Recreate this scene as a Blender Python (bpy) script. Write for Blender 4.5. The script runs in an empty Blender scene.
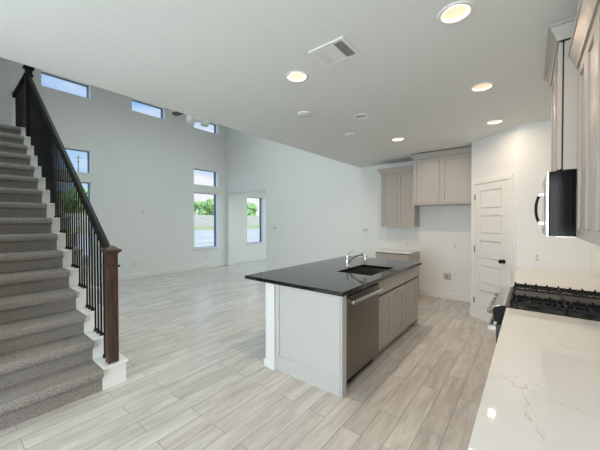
import bpy, bmesh, math, random
from mathutils import Vector, Matrix
random.seed(7)
S = bpy.context.scene
COL = S.collection
PI = math.pi

# ------------------------------------------------------------------ camera
cam_d = bpy.data.cameras.new('camera')
cam_d.sensor_width = 36
cam_d.lens = 288.76 / 600 * 36
cam_d.clip_start = 0.02
cam_d.clip_end = 400
cam = bpy.data.objects.new('camera', cam_d)
COL.objects.link(cam)
cam.location = (0, 0, 1.515)
cam.matrix_world = (Matrix.Translation((0, 0, 1.515)) @ Matrix.Rotation(math.radians(38.5365), 4, 'Z')
                    @ Matrix.Rotation(math.radians(90 - 0.878), 4, 'X') @ Matrix.Rotation(math.radians(-0.073), 4, 'Z'))
S.camera = cam

# ------------------------------------------------------------------ view
S.view_settings.view_transform = 'Standard'
S.view_settings.look = 'None'
S.view_settings.gamma = 1
S.view_settings.use_curve_mapping = False
S.view_settings.exposure = 0.0
try:
    S.cycles.use_denoising = True
    S.cycles.max_bounces = 10
    S.cycles.diffuse_bounces = 6
    S.cycles.sample_clamp_indirect = 8
    S.cycles.caustics_reflective = False
    S.cycles.caustics_refractive = False
except Exception:
    pass

# ------------------------------------------------------------------ sky
wd = bpy.data.worlds.new('sky')
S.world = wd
wd.use_nodes = True
wn = wd.node_tree
wn.nodes.clear()
w_out = wn.nodes.new('ShaderNodeOutputWorld')
w_bg = wn.nodes.new('ShaderNodeBackground')
w_tc = wn.nodes.new('ShaderNodeTexCoord')
w_sep = wn.nodes.new('ShaderNodeSeparateXYZ')
w_ramp = wn.nodes.new('ShaderNodeValToRGB')
w_ramp.color_ramp.elements[0].position = 0.0
w_ramp.color_ramp.elements[0].color = (0.62, 0.80, 0.95, 1)
w_ramp.color_ramp.elements[1].position = 0.38
w_ramp.color_ramp.elements[1].color = (0.20, 0.48, 0.92, 1)
w_map = wn.nodes.new('ShaderNodeMapping')
w_map.inputs['Scale'].default_value = (1.0, 1.0, 2.6)
w_map.inputs['Location'].default_value = (0.3, 0.35, 0.0)
w_noise = wn.nodes.new('ShaderNodeTexNoise')
w_noise.inputs['Scale'].default_value = 3.2
w_noise.inputs['Detail'].default_value = 6
w_cr = wn.nodes.new('ShaderNodeValToRGB')
w_cr.color_ramp.elements[0].position = 0.55
w_cr.color_ramp.elements[1].position = 0.72
w_mix = wn.nodes.new('ShaderNodeMixRGB')
w_mix.inputs['Color2'].default_value = (0.93, 0.96, 1.0, 1)
L = wn.links.new
L(w_tc.outputs['Generated'], w_sep.inputs[0])
L(w_sep.outputs['Z'], w_ramp.inputs[0])
L(w_tc.outputs['Generated'], w_map.inputs[0])
L(w_map.outputs[0], w_noise.inputs['Vector'])
w_ya = wn.nodes.new('ShaderNodeMath'); w_ya.operation = 'MULTIPLY_ADD'
w_ya.inputs[1].default_value = 0.55
w_nm = wn.nodes.new('ShaderNodeMath'); w_nm.operation = 'MULTIPLY'
w_nm.inputs[1].default_value = 0.75
L(w_noise.outputs['Fac'], w_nm.inputs[0])
L(w_sep.outputs['Y'], w_ya.inputs[0])
L(w_nm.outputs[0], w_ya.inputs[2])
L(w_ya.outputs[0], w_cr.inputs[0])
L(w_cr.outputs[0], w_mix.inputs['Fac'])
L(w_ramp.outputs[0], w_mix.inputs['Color1'])
L(w_mix.outputs[0], w_bg.inputs['Color'])
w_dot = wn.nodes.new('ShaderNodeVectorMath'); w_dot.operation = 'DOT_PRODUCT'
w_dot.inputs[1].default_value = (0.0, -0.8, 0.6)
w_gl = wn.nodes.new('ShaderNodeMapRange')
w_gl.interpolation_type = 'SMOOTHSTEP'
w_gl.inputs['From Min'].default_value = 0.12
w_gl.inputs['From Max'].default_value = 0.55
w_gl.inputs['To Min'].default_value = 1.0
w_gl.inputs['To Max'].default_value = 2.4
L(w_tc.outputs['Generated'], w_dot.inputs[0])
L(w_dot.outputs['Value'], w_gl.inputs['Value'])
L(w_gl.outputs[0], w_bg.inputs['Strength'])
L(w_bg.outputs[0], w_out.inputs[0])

# ------------------------------------------------------------------ lights
def light(name, kind, loc, energy, color, rot=(0, 0, 0), size=None, size_y=None, parent=None):
    d = bpy.data.lights.new(name, kind)
    d.energy = energy
    d.color = color
    if kind == 'AREA' and size:
        d.shape = 'RECTANGLE' if size_y else 'DISK'
        d.size = size
        if size_y:
            d.size_y = size_y
    o = bpy.data.objects.new(name, d)
    COL.objects.link(o)
    o.location = loc
    o.rotation_euler = rot
    if parent:
        o.parent = parent
    return o

DAY = (0.86, 0.985, 0.985)
sun = light('sun', 'SUN', (10, 3, 20), 3.8, (1.0, 0.95, 0.87), rot=(math.radians(8), math.radians(42), 0))
sun.data.angle = math.radians(1.5)
# added fill light below the high ceiling, unseen above the kitchen ceiling edge
o = light('upper_fill_light', 'AREA', (-5.0, 2.9, 5.5), 80, DAY, rot=(0, 0, 0), size=3.4, size_y=5.0)
o.data.spread = math.radians(125)
# daylight through the patio glazing behind the photographer
light('rear_window_daylight', 'AREA', (-.75, -3.35, 1.35), 125, (0.93, 1.0, 0.99), rot=(math.radians(96), 0, 0), size=2.6, size_y=2.2)
light('side_room_fill_light', 'AREA', (-5.6, 8.0, 2.70), 45, DAY, size=2.2, size_y=2.4)  # added lamp under the ceiling, out of view, brightens the next room
CAN_POWER = 12.0
CAN_COLOR = (1.0, 0.78, 0.57)

# ------------------------------------------------------------------ materials
def mat(name, color, rough=0.5, metal=0.0, spec=0.5, coat=0.0):
    m = bpy.data.materials.new(name)
    m.use_nodes = True
    b = m.node_tree.nodes['Principled BSDF']
    b.inputs['Base Color'].default_value = (*color, 1)
    b.inputs['Roughness'].default_value = rough
    b.inputs['Metallic'].default_value = metal
    b.inputs['Specular IOR Level'].default_value = spec
    b.inputs['Coat Weight'].default_value = coat
    return m

def nodes(m):
    return m.node_tree.nodes, m.node_tree.links, m.node_tree.nodes['Principled BSDF']

def add_bump(m, scale, strength, dist=0.002, detail=3):
    n, l, b = nodes(m)
    tc = n.new('ShaderNodeTexCoord')
    no = n.new('ShaderNodeTexNoise')
    no.inputs['Scale'].default_value = scale
    no.inputs['Detail'].default_value = detail
    bp = n.new('ShaderNodeBump')
    bp.inputs['Strength'].default_value = strength
    bp.inputs['Distance'].default_value = dist
    l.new(tc.outputs['Object'], no.inputs['Vector'])
    l.new(no.outputs['Fac'], bp.inputs['Height'])
    l.new(bp.outputs[0], b.inputs['Normal'])
    return m

def add_mottle(m, c1, c2, scale, detail=4, lo=0.35, hi=0.65, stretch=(1, 1, 1)):
    n, l, b = nodes(m)
    tc = n.new('ShaderNodeTexCoord')
    mp = n.new('ShaderNodeMapping')
    mp.inputs['Scale'].default_value = stretch
    no = n.new('ShaderNodeTexNoise')
    no.inputs['Scale'].default_value = scale
    no.inputs['Detail'].default_value = detail
    cr = n.new('ShaderNodeValToRGB')
    cr.color_ramp.elements[0].position = lo
    cr.color_ramp.elements[0].color = (*c1, 1)
    cr.color_ramp.elements[1].position = hi
    cr.color_ramp.elements[1].color = (*c2, 1)
    l.new(tc.outputs['Object'], mp.inputs[0])
    l.new(mp.outputs[0], no.inputs['Vector'])
    l.new(no.outputs['Fac'], cr.inputs[0])
    l.new(cr.outputs[0], b.inputs['Base Color'])
    return m

M = {}
M['wall'] = add_bump(mat('wall_paint', (0.80, 0.805, 0.795), 0.55, spec=0.3), 180, 0.08)
M['ceiling'] = add_bump(mat('ceiling_paint', (0.77, 0.785, 0.77), 0.8, spec=0.2), 55, 0.35, 0.004)
M['trim'] = mat('white_trim_paint', (0.82, 0.82, 0.80), 0.35)
M['reveal_lit'] = mat('sky_lit_reveal_paint', (0.90, 0.90, 0.89), 0.5)  # whiter than the walls: sky light on the reveals put into the colour
M['door'] = mat('white_door_paint', (0.80, 0.79, 0.775), 0.35)
M['greige'] = mat('greige_cabinet_paint', (0.43, 0.40, 0.372), 0.40)
M['greige_lit'] = mat('window_lit_greige_paint', (0.56, 0.56, 0.545), 0.38)  # cabinet greige made paler, window light on the end panel put into the colour
M['gap_shade'] = mat('painted_gap_shade', (0.03, 0.028, 0.026), 0.8)  # near-black for strips in door and drawer gaps, shade put into the colour
M['granite'] = add_mottle(mat('black_granite', (0.012, 0.012, 0.013), 0.06, spec=0.6), (0.008, 0.008, 0.009), (0.03, 0.03, 0.031), 260, 2, 0.5, 0.75)
M['steel'] = mat('stainless_steel', (0.34, 0.315, 0.295), 0.26, 1.0)
M['steel_dark'] = mat('brushed_dark_stainless', (0.215, 0.19, 0.165), 0.3, 1.0)
M['steel_bright'] = mat('polished_steel', (0.58, 0.57, 0.55), 0.2, 1.0)
M['chrome'] = mat('chrome', (0.8, 0.8, 0.8), 0.06, 1.0)
M['black_gloss'] = mat('black_glass', (0.005, 0.005, 0.006), 0.07, spec=0.4)
M['black_enamel'] = mat('black_enamel', (0.010, 0.010, 0.010), 0.3, spec=0.25)
M['mw_side'] = mat('dark_glossy_side', (0.004, 0.004, 0.005), 0.1, spec=0.14)
M['griddle'] = mat('grey_griddle_iron', (0.045, 0.045, 0.045), 0.5, spec=0.3)
M['matte_black'] = mat('satin_black', (0.010, 0.010, 0.010), 0.45, spec=0.15)
M['cast_iron'] = add_bump(mat('cast_iron', (0.014, 0.014, 0.014), 0.55, spec=0.2), 220, 0.3, 0.001)
M['black_metal'] = mat('black_metal', (0.006, 0.006, 0.007), 0.5, spec=0.25)
M['rail_wood'] = add_mottle(mat('black_stained_wood', (0.02, 0.016, 0.014), 0.45, spec=0.13), (0.006, 0.005, 0.005), (0.014, 0.011, 0.010), 9, 5, 0.3, 0.7, (1, 6, 6))
M['newel_wood'] = add_mottle(mat('dark_walnut_wood', (0.05, 0.025, 0.018), 0.38), (0.022, 0.011, 0.008), (0.085, 0.043, 0.030), 7, 6, 0.3, 0.72, (9, 9, 0.8))
M['plastic_white'] = mat('white_plastic', (0.80, 0.80, 0.78), 0.4)
M['plastic_grey'] = mat('pale_grey_plastic', (0.50, 0.50, 0.49), 0.4)
M['bronze'] = mat('dark_bronze_frame', (0.11, 0.115, 0.115), 0.4)
M['rubber'] = mat('black_plastic', (0.015, 0.015, 0.015), 0.5)
M['brass'] = mat('brass', (0.75, 0.5, 0.22), 0.3, 1.0)
M['frosted'] = mat('frosted_glass', (0.75, 0.77, 0.77), 0.25)
M['carpet'] = mat('grey_brown_carpet', (0.2, 0.19, 0.18), 0.95, spec=0.1)
add_mottle(M['carpet'], (0.15, 0.137, 0.125), (0.46, 0.422, 0.388), 190, 4, 0.36, 0.66)
add_bump(M['carpet'], 150, 0.9, 0.01, 4)

# glass pane: mostly clear, mirror-like at grazing angles
gm = bpy.data.materials.new('window_glass')
gm.use_nodes = True
gn, gl = gm.node_tree.nodes, gm.node_tree.links
gn.clear()
g_o = gn.new('ShaderNodeOutputMaterial')
g_t = gn.new('ShaderNodeBsdfTransparent')
g_g = gn.new('ShaderNodeBsdfGlossy')
g_g.inputs['Roughness'].default_value = 0.01
g_l = gn.new('ShaderNodeLayerWeight')
g_l.inputs['Blend'].default_value = 0.5
g_p = gn.new('ShaderNodeMath'); g_p.operation = 'POWER'; g_p.inputs[1].default_value = 5.0
g_f = gn.new('ShaderNodeMath'); g_f.operation = 'MULTIPLY_ADD'
g_f.inputs[1].default_value = 0.9; g_f.inputs[2].default_value = 0.02
gl.new(g_l.outputs['Facing'], g_p.inputs[0])
gl.new(g_p.outputs[0], g_f.inputs[0])
g_m = gn.new('ShaderNodeMixShader')
gl.new(g_f.outputs[0], g_m.inputs[0])
gl.new(g_t.outputs[0], g_m.inputs[1])
gl.new(g_g.outputs[0], g_m.inputs[2])
gl.new(g_m.outputs[0], g_o.inputs[0])
M['glass'] = gm

# wood-look floor planks running along Y
fm = mat('wood_look_plank_tile', (0.5, 0.45, 0.4), 0.23)
n, l, b = nodes(fm)
tc = n.new('ShaderNodeTexCoord')
mp = n.new('ShaderNodeMapping')
mp.inputs['Rotation'].default_value = (0, 0, PI / 2)
br = n.new('ShaderNodeTexBrick')
br.offset = 0.37
br.offset_frequency = 2
br.inputs['Color1'].default_value = (0.0, 0.0, 0.0, 1)
br.inputs['Color2'].default_value = (1, 1, 1, 1)
br.inputs['Mortar'].default_value = (0.5, 0.5, 0.5, 1)
br.inputs['Scale'].default_value = 1
br.inputs['Mortar Size'].default_value = 0.0028
br.inputs['Mortar Smooth'].default_value = 0.3
br.inputs['Brick Width'].default_value = 0.92
br.inputs['Row Height'].default_value = 0.153
l.new(tc.outputs['Object'], mp.inputs[0])
l.new(mp.outputs[0], br.inputs['Vector'])
mp2 = n.new('ShaderNodeMapping')
mp2.inputs['Scale'].default_value = (7.0, 0.9, 1)
sc = n.new('ShaderNodeVectorMath')
sc.operation = 'MULTIPLY_ADD'
sc.inputs[1].default_value = (7, 3, 11)
l.new(br.outputs['Color'], sc.inputs[0])
l.new(tc.outputs['Object'], sc.inputs[2])
l.new(sc.outputs[0], mp2.inputs[0])
no = n.new('ShaderNodeTexNoise')
no.inputs['Scale'].default_value = 2.2
no.inputs['Detail'].default_value = 7
no.inputs['Roughness'].default_value = 0.62
no.inputs['Distortion'].default_value = 0.5
l.new(mp2.outputs[0], no.inputs['Vector'])
cr = n.new('ShaderNodeValToRGB')
cr.color_ramp.elements[0].position = 0.30
cr.color_ramp.elements[0].color = (0.47, 0.435, 0.40, 1)
cr.color_ramp.elements[1].position = 0.62
cr.color_ramp.elements[1].color = (0.66, 0.63, 0.595, 1)
l.new(no.outputs['Fac'], cr.inputs[0])
hs = n.new('ShaderNodeMixRGB')
hs.blend_type = 'MULTIPLY'
hs.inputs['Fac'].default_value = 1.0
rm = n.new('ShaderNodeValToRGB')
rm.color_ramp.elements[0].color = (0.90, 0.89, 0.88, 1)
rm.color_ramp.elements[1].color = (1.03, 1.03, 1.03, 1)
l.new(br.outputs['Color'], rm.inputs[0])
l.new(cr.outputs[0], hs.inputs['Color1'])
l.new(rm.outputs[0], hs.inputs['Color2'])
mg = n.new('ShaderNodeMixRGB')
mg.inputs['Color2'].default_value = (0.33, 0.31, 0.29, 1)
l.new(br.outputs['Fac'], mg.inputs['Fac'])
l.new(hs.outputs[0], mg.inputs['Color1'])
l.new(mg.outputs[0], b.inputs['Base Color'])
bp = n.new('ShaderNodeBump')
bp.invert = True
bp.inputs['Strength'].default_value = 0.5
bp.inputs['Distance'].default_value = 0.002
l.new(br.outputs['Fac'], bp.inputs['Height'])
l.new(bp.outputs[0], b.inputs['Normal'])
M['floor'] = fm

# white quartz with thin broken grey veins
qm = mat('white_quartz', (0.78, 0.77, 0.755), 0.035, spec=0.3)
n, l, b = nodes(qm)
tc = n.new('ShaderNodeTexCoord')
def vmath(op, a=None, b_=None, c=None):
    k = n.new('ShaderNodeMath'); k.operation = op
    for i_, q_ in enumerate((a, b_, c)):
        if q_ is None: continue
        if isinstance(q_, (int, float)): k.inputs[i_].default_value = q_
        else: l.new(q_, k.inputs[i_])
    return k.outputs[0]
wob = n.new('ShaderNodeTexNoise'); wob.inputs['Scale'].default_value = 6; wob.inputs['Detail'].default_value = 6; wob.inputs['Roughness'].default_value = 0.62
l.new(tc.outputs['Object'], wob.inputs['Vector'])
wsub = n.new('ShaderNodeVectorMath'); wsub.operation = 'MULTIPLY_ADD'
wsub.inputs[1].default_value = (0.22, 0.22, 0); wsub.inputs[2].default_value = (-0.11, -0.11, 0)
l.new(wob.outputs['Color'], wsub.inputs[0])
wadd = n.new('ShaderNodeVectorMath'); wadd.operation = 'ADD'
l.new(tc.outputs['Object'], wadd.inputs[0]); l.new(wsub.outputs[0], wadd.inputs[1])
sxy = n.new('ShaderNodeSeparateXYZ'); l.new(wadd.outputs[0], sxy.inputs[0])
brk = n.new('ShaderNodeTexNoise'); brk.inputs['Scale'].default_value = 38; brk.inputs['Detail'].default_value = 2
l.new(tc.outputs['Object'], brk.inputs['Vector'])
veins = None
for (ax, ay, bx_, by_, wd_, am) in ((-.16, 1.40, .04, 1.32, .0035, 1.0), (-.15, 1.33, .30, 1.17, .003, .9), (-.04, 1.30, .06, .93, .0035, 1.0), (-.12, 1.38, .00, 1.28, .003, .7),
                                   (.06, 2.16, .13, 1.88, .0028, .8), (.12, 1.90, .45, 1.58, .0028, .8), (.10, 2.12, .50, 2.04, .0025, .7), (.0, 3.9, .4, 4.2, .003, .7),
                                   (-.15, 1.36, .10, 1.26, .0022, .6), (.10, 1.27, .45, 1.10, .0025, .8), (.0, 1.18, .09, .90, .0022, .6), (-.02, 1.62, .5, 1.40, .0018, .35)):
    dx, dy = bx_ - ax, by_ - ay
    ln = math.hypot(dx, dy); dx /= ln; dy /= ln
    px_ = vmath('SUBTRACT', sxy.outputs['X'], ax); py_ = vmath('SUBTRACT', sxy.outputs['Y'], ay)
    al_ = vmath('ADD', vmath('MULTIPLY', px_, dx), vmath('MULTIPLY', py_, dy))
    pe_ = vmath('ABSOLUTE', vmath('SUBTRACT', vmath('MULTIPLY', px_, dy), vmath('MULTIPLY', py_, dx)))
    line = vmath('MAXIMUM', vmath('SUBTRACT', 1.0, vmath('DIVIDE', pe_, wd_)), 0.0)
    line = vmath('MULTIPLY', line, vmath('MULTIPLY', vmath('GREATER_THAN', al_, 0.0), vmath('LESS_THAN', al_, ln)))
    line = vmath('MULTIPLY', line, am)
    veins = line if veins is None else vmath('MAXIMUM', veins, line)
bm_ = vmath('MINIMUM', vmath('MAXIMUM', vmath('MULTIPLY_ADD', brk.outputs['Fac'], 6.0, -2.6), 0.12), 1.0)
class _V: pass
ml = _V(); ml.outputs = [vmath('MULTIPLY', veins, bm_)]
mx = n.new('ShaderNodeMixRGB')
mx.inputs['Color1'].default_value = (0.78, 0.765, 0.745, 1)
mx.inputs['Color2'].default_value = (0.36, 0.35, 0.34, 1)
l.new(ml.outputs[0], mx.inputs['Fac'])
l.new(mx.outputs[0], b.inputs['Base Color'])
M['quartz'] = qm

# white stacked wall tile
tm = mat('white_wall_tile', (0.78, 0.78, 0.765), 0.18)
n, l, b = nodes(tm)
tc = n.new('ShaderNodeTexCoord')
sx = n.new('ShaderNodeSeparateXYZ'); cx = n.new('ShaderNodeCombineXYZ')
ad = n.new('ShaderNodeMath'); ad.operation = 'ADD'
l.new(tc.outputs['Object'], sx.inputs[0])
l.new(sx.outputs['X'], ad.inputs[0]); l.new(sx.outputs['Y'], ad.inputs[1])
l.new(ad.outputs[0], cx.inputs['X']); l.new(sx.outputs['Z'], cx.inputs['Y'])
br = n.new('ShaderNodeTexBrick')
br.offset = 0.0
br.inputs['Color1'].default_value = (0.77, 0.77, 0.755, 1)
br.inputs['Color2'].default_value = (0.80, 0.80, 0.785, 1)
br.inputs['Mortar'].default_value = (0.66, 0.66, 0.65, 1)
br.inputs['Scale'].default_value = 1
br.inputs['Mortar Size'].default_value = 0.0018
br.inputs['Brick Width'].default_value = 0.305
br.inputs['Row Height'].default_value = 0.152
l.new(cx.outputs[0], br.inputs['Vector'])
l.new(br.outputs['Color'], b.inputs['Base Color'])
M['tile'] = tm

def emit(name, color, strength):
    m = bpy.data.materials.new(name)
    m.use_nodes = True
    b = m.node_tree.nodes['Principled BSDF']
    b.inputs['Base Color'].default_value = (0.8, 0.8, 0.8, 1)
    b.inputs['Emission Color'].default_value = (*color, 1)
    b.inputs['Emission Strength'].default_value = strength
    return m
M['lamp'] = emit('lit_lamp_lens', (1.0, 0.60, 0.27), 0.85)
M['soil'] = add_mottle(mat('pale_soil', (0.5, 0.47, 0.42), 0.9), (0.42, 0.38, 0.32), (0.54, 0.50, 0.43), 0.4)
M['grass'] = add_mottle(mat('dry_grass', (0.3, 0.34, 0.14), 0.9), (0.25, 0.29, 0.10), (0.50, 0.45, 0.22), 0.8, 6)
M['fence'] = add_mottle(mat('pale_boards', (0.55, 0.56, 0.55), 0.8), (0.40, 0.39, 0.37), (0.52, 0.51, 0.48), 1.5)
M['bark'] = mat('bark', (0.10, 0.075, 0.055), 0.9)
M['leaf'] = add_mottle(mat('green_leaves', (0.15, 0.26, 0.06), 0.7), (0.16, 0.28, 0.07), (0.40, 0.56, 0.20), 1.3, 6)
M['pole_wood'] = mat('weathered_pole', (0.12, 0.10, 0.09), 0.9)

# ------------------------------------------------------------------ mesh helpers
class MB:
    def __init__(s):
        s.v = []; s.f = []; s.sm = []
    def add(s, vs, fs, smooth=False):
        o = len(s.v)
        s.v += [tuple(v) for v in vs]
        s.f += [tuple(i + o for i in f) for f in fs]
        s.sm += [smooth] * len(fs)
        return s
    def box(s, x0, y0, z0, x1, y1, z1):
        x0, x1 = min(x0, x1), max(x0, x1); y0, y1 = min(y0, y1), max(y0, y1); z0, z1 = min(z0, z1), max(z0, z1)
        vs = [(x0,y0,z0),(x1,y0,z0),(x1,y1,z0),(x0,y1,z0),(x0,y0,z1),(x1,y0,z1),(x1,y1,z1),(x0,y1,z1)]
        return s.add(vs, [(0,3,2,1),(4,5,6,7),(0,1,5,4),(1,2,6,5),(2,3,7,6),(3,0,4,7)])
    def prism(s, poly, axis, a, b):
        """poly: 2D outline; extruded along axis from a to b"""
        def P(p, t):
            return {'x': (t, p[0], p[1]), 'y': (p[0], t, p[1]), 'z': (p[0], p[1], t)}[axis]
        k = len(poly)
        vs = [P(p, a) for p in poly] + [P(p, b) for p in poly]
        fs = [tuple(range(k - 1, -1, -1)), tuple(range(k, 2 * k))]
        fs += [(i, (i + 1) % k, k + (i + 1) % k, k + i) for i in range(k)]
        return s.add(vs, fs)
    def lathe(s, prof, c=(0, 0, 0), axis='z', seg=24, smooth=True, caps=True):
        """prof: (radius, height) pairs along the axis"""
        vs = []; fs = []
        for (r, h) in prof:
            for i in range(seg):
                a = 2 * PI * i / seg
                u, w = r * math.cos(a), r * math.sin(a)
                p = {'z': (u, w, h), 'x': (h, u, w), 'y': (w, h, u)}[axis]
                vs.append((p[0] + c[0], p[1] + c[1], p[2] + c[2]))
        for j in range(len(prof) - 1):
            for i in range(seg):
                i2 = (i + 1) % seg
                fs.append((j * seg + i, j * seg + i2, (j + 1) * seg + i2, (j + 1) * seg + i))
        s.add(vs, fs, smooth)
        for j, flip in ((0, True), (len(prof) - 1, False)):
            if caps and prof[j][0] > 1e-6:
                ring = vs[j * seg:(j + 1) * seg]
                idx = list(range(seg))
                s.add(ring, [tuple(idx[::-1] if flip else idx)])
        return s
    def tube(s, pts, r, seg=10, smooth=True):
        pts = [Vector(p) for p in pts]
        rr = r if isinstance(r, (list, tuple)) else [r] * len(pts)
        vs = []; fs = []
        up = None
        for i, p in enumerate(pts):
            d = (pts[min(i + 1, len(pts) - 1)] - pts[max(i - 1, 0)]).normalized()
            if up is None:
                up = Vector((0, 0, 1)) if abs(d.z) < 0.9 else Vector((1, 0, 0))
            a = d.cross(up).normalized(); bb = a.cross(d).normalized(); up = bb
            for k in range(seg):
                t = 2 * PI * k / seg
                vs.append(p + a * math.cos(t) * rr[i] + bb * math.sin(t) * rr[i])
        for j in range(len(pts) - 1):
            for k in range(seg):
                k2 = (k + 1) % seg
                fs.append((j * seg + k, j * seg + k2, (j + 1) * seg + k2, (j + 1) * seg + k))
        s.add(vs, fs, smooth)
        n = len(pts) - 1
        s.add([vs[k] for k in range(seg)], [tuple(range(seg - 1, -1, -1))])
        s.add([vs[n * seg + k] for k in range(seg)], [tuple(range(seg))])
        return s
    def build(s, name, m, parent=None, bevel=0.0, seg=2, offset=None):
        me = bpy.data.meshes.new(name)
        o = bpy.data.objects.new(name, me)
        off = Vector(offset) if offset else (root_loc(parent) if parent else Vector((0, 0, 0)))
        me.from_pydata([Vector(v) - off for v in s.v], [], s.f)
        bm = bmesh.new(); bm.from_mesh(me)
        bmesh.ops.recalc_face_normals(bm, faces=bm.faces)
        bm.to_mesh(me); bm.free()
        for p, k in zip(me.polygons, s.sm):
            p.use_smooth = k
        me.materials.append(M[m] if isinstance(m, str) else m)
        COL.objects.link(o)
        if parent:
            o.parent = parent
        elif offset:
            o.location = off
        if bevel:
            bv = o.modifiers.new('bevel', 'BEVEL')
            bv.width = bevel; bv.segments = seg; bv.limit_method = 'ANGLE'; bv.angle_limit = math.radians(40)
        return o

def root_loc(o):
    v = Vector((0, 0, 0))
    while o is not None:
        v += o.location
        o = o.parent
    return v

def tag(o, label=None, cat=None, group=None, kind=None):
    if label: o['label'] = label
    if cat: o['category'] = cat
    if group: o['group'] = group
    if kind: o['kind'] = kind
    return o

def thing(name, loc, label, cat, group=None, kind=None, rz=0):
    o = bpy.data.objects.new(name, None)
    COL.objects.link(o)
    o.location = loc
    o.rotation_euler = (0, 0, rz)
    o.empty_display_size = 0.1
    return tag(o, label, cat, group, kind)

def dup(root, loc, label=None, group=None, rz=None):
    r = root.copy(); COL.objects.link(r); r.location = loc
    if rz is not None: r.rotation_euler = (0, 0, rz)
    if label: r['label'] = label
    if group: r['group'] = group
    for ch in list(root.children):
        c = ch.copy(); COL.objects.link(c); c.parent = r
        for g in list(ch.children):
            d = g.copy(); COL.objects.link(d); d.parent = c
    return r

def struct(o, label, cat):
    return tag(o, label, cat, kind='structure')

# ------------------------------------------------------------------ dimensions
XW = -8.085      # window wall face
YF = 6.108       # far wall face
XR = 0.555       # range wall face
XE = -3.109      # edge of the low kitchen ceiling
ZC = 2.74        # kitchen ceiling
ZL = 5.62        # living room ceiling
K = 0.914        # counter height
REAR = -3.5

# ------------------------------------------------------------------ structure
o = MB().box(-8.32, REAR - .1, -.15, XR + .2, 10.2, 0).build('floor', 'floor')
struct(o, 'pale wood-look plank floor running through kitchen and living room', 'floor')
CANS = [(-.356, 1.923), (-.356, 3.133), (-.356, 4.329), (-1.563, 1.923), (-1.563, 4.329), (-1.563, 3.133)]
mb = MB()
xl = sorted({XE, XR + .2, *[c + d for c, _ in CANS for d in (-.066, .066)]})
yl = sorted({REAR - .1, YF + .05, *[c + d for _, c in CANS for d in (-.066, .066)]})
for i in range(len(xl) - 1):
    for j in range(len(yl) - 1):
        xm, ym = (xl[i] + xl[i + 1]) / 2, (yl[j] + yl[j + 1]) / 2
        if not any(abs(xm - a) < .066 and abs(ym - b2) < .066 for a, b2 in CANS):
            mb.box(xl[i], yl[j], ZC, xl[i + 1], yl[j + 1], ZC + .12)
o = mb.build('ceiling', 'ceiling')
struct(o, 'low white textured kitchen ceiling with recessed lights', 'ceiling')
o = MB().box(XW - .23, -1.8, ZL, XE + .2, YF + .2, ZL + .12).build('ceiling_high', 'ceiling')
struct(o, 'high white ceiling over the two storey living room', 'ceiling')
o = MB().box(XE, REAR, ZC + .12, XE + .15, YF + .1, ZL).build('wall_upper', 'wall')
struct(o, 'upper wall rising above the kitchen ceiling edge', 'wall')

# window wall with its openings
OPEN = [(1.40, 2.275, 4.37, 4.72), (3.17, 4.045, 4.37, 4.72), (4.92, 5.83, 4.37, 4.72),
        (4.92, 5.81, 2.635, 3.145), (4.92, 5.81, 0.655, 2.40),
        (1.40, 2.275, 2.635, 3.165), (1.40, 2.275, 0.655, 2.42),
        (7.045, 7.90, 0.675, 2.40)]
def wall_with_openings(fixed, t, a0, a1, z0, z1, opens, axis):
    mb = MB()
    al = sorted({a0, a1, *[q for op in opens for q in op[:2]]})
    zl = sorted({z0, z1, *[q for op in opens for q in op[2:]]})
    al = [a for a in al if a0 <= a <= a1]
    for i in range(len(al) - 1):
        am = (al[i] + al[i + 1]) / 2
        start = None
        for j in range(len(zl) - 1):
            zm = (zl[j] + zl[j + 1]) / 2
            hole = any(op[0] < am < op[1] and op[2] < zm < op[3] for op in opens)
            if not hole and start is None: start = zl[j]
            if (hole or j == len(zl) - 2) and start is not None:
                end = zl[j] if hole else zl[j + 1]
                if axis == 'x': mb.box(fixed, al[i], start, fixed + t, al[i + 1], end)
                else: mb.box(al[i], fixed, start, al[i + 1], fixed + t, end)
                start = None
    return mb
o = wall_with_openings(XW, -.23, .955, 10.2, 0, ZL, OPEN, 'x').build('wall_left', 'wall')
struct(o, 'tall pale grey wall with high and low windows', 'wall')
o = MB().box(XW - .23, -1.6, 0, XW + .035, .955, ZL).build('wall_landing', 'wall')
struct(o, 'wall at the head of the stairs past the upper railing', 'wall')
o = MB().box(-6.7, -.25, 0, -3.05, -.1, ZL).build('wall_stairs', 'wall')
struct(o, 'wall along the closed side of the stairs', 'wall')
o = MB().box(-8.2, -1.75, 0, -6.7, -1.6, ZL).build('wall_hall', 'wall')
struct(o, 'wall behind the upper landing', 'wall')
o = MB().box(-6.7, -1.75, 0, -6.55, -.25, ZL).build('wall_hall_end', 'wall')
struct(o, 'side wall of the upper landing hall', 'wall')
# far wall with the cased opening into the next room
OP_X0, OP_X1, OP_Z = -7.936, -6.162, 2.435
o = wall_with_openings(YF, .30, XW, XE + .06, 0, ZL, [(OP_X0, OP_X1, 0, OP_Z)], 'y').build('wall_far', 'wall')
struct(o, 'far wall of the living room with a wide opening to the next room', 'wall')
o = MB().box(XE + .06, YF, 0, XR + .2, YF + .30, ZC + .1).build('wall_kitchen', 'wall')
struct(o, 'kitchen end wall behind the fridge space', 'wall')
# next room
o = MB().box(XW, YF + .25, ZC, -4.0, 10.2, ZC + .1).build('ceiling_side', 'ceiling')
struct(o, 'ceiling of the room through the wide opening', 'ceiling')
o = MB().box(XW, 9.5, 0, -4.0, 9.65, ZC).build('wall_side', 'wall')
struct(o, 'end wall of the room through the wide opening', 'wall')
o = MB().box(-4.15, YF + .3, 0, -4.0, 9.5, ZC).build('wall_inner', 'wall')
struct(o, 'inner wall of the room through the wide opening', 'wall')
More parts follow.
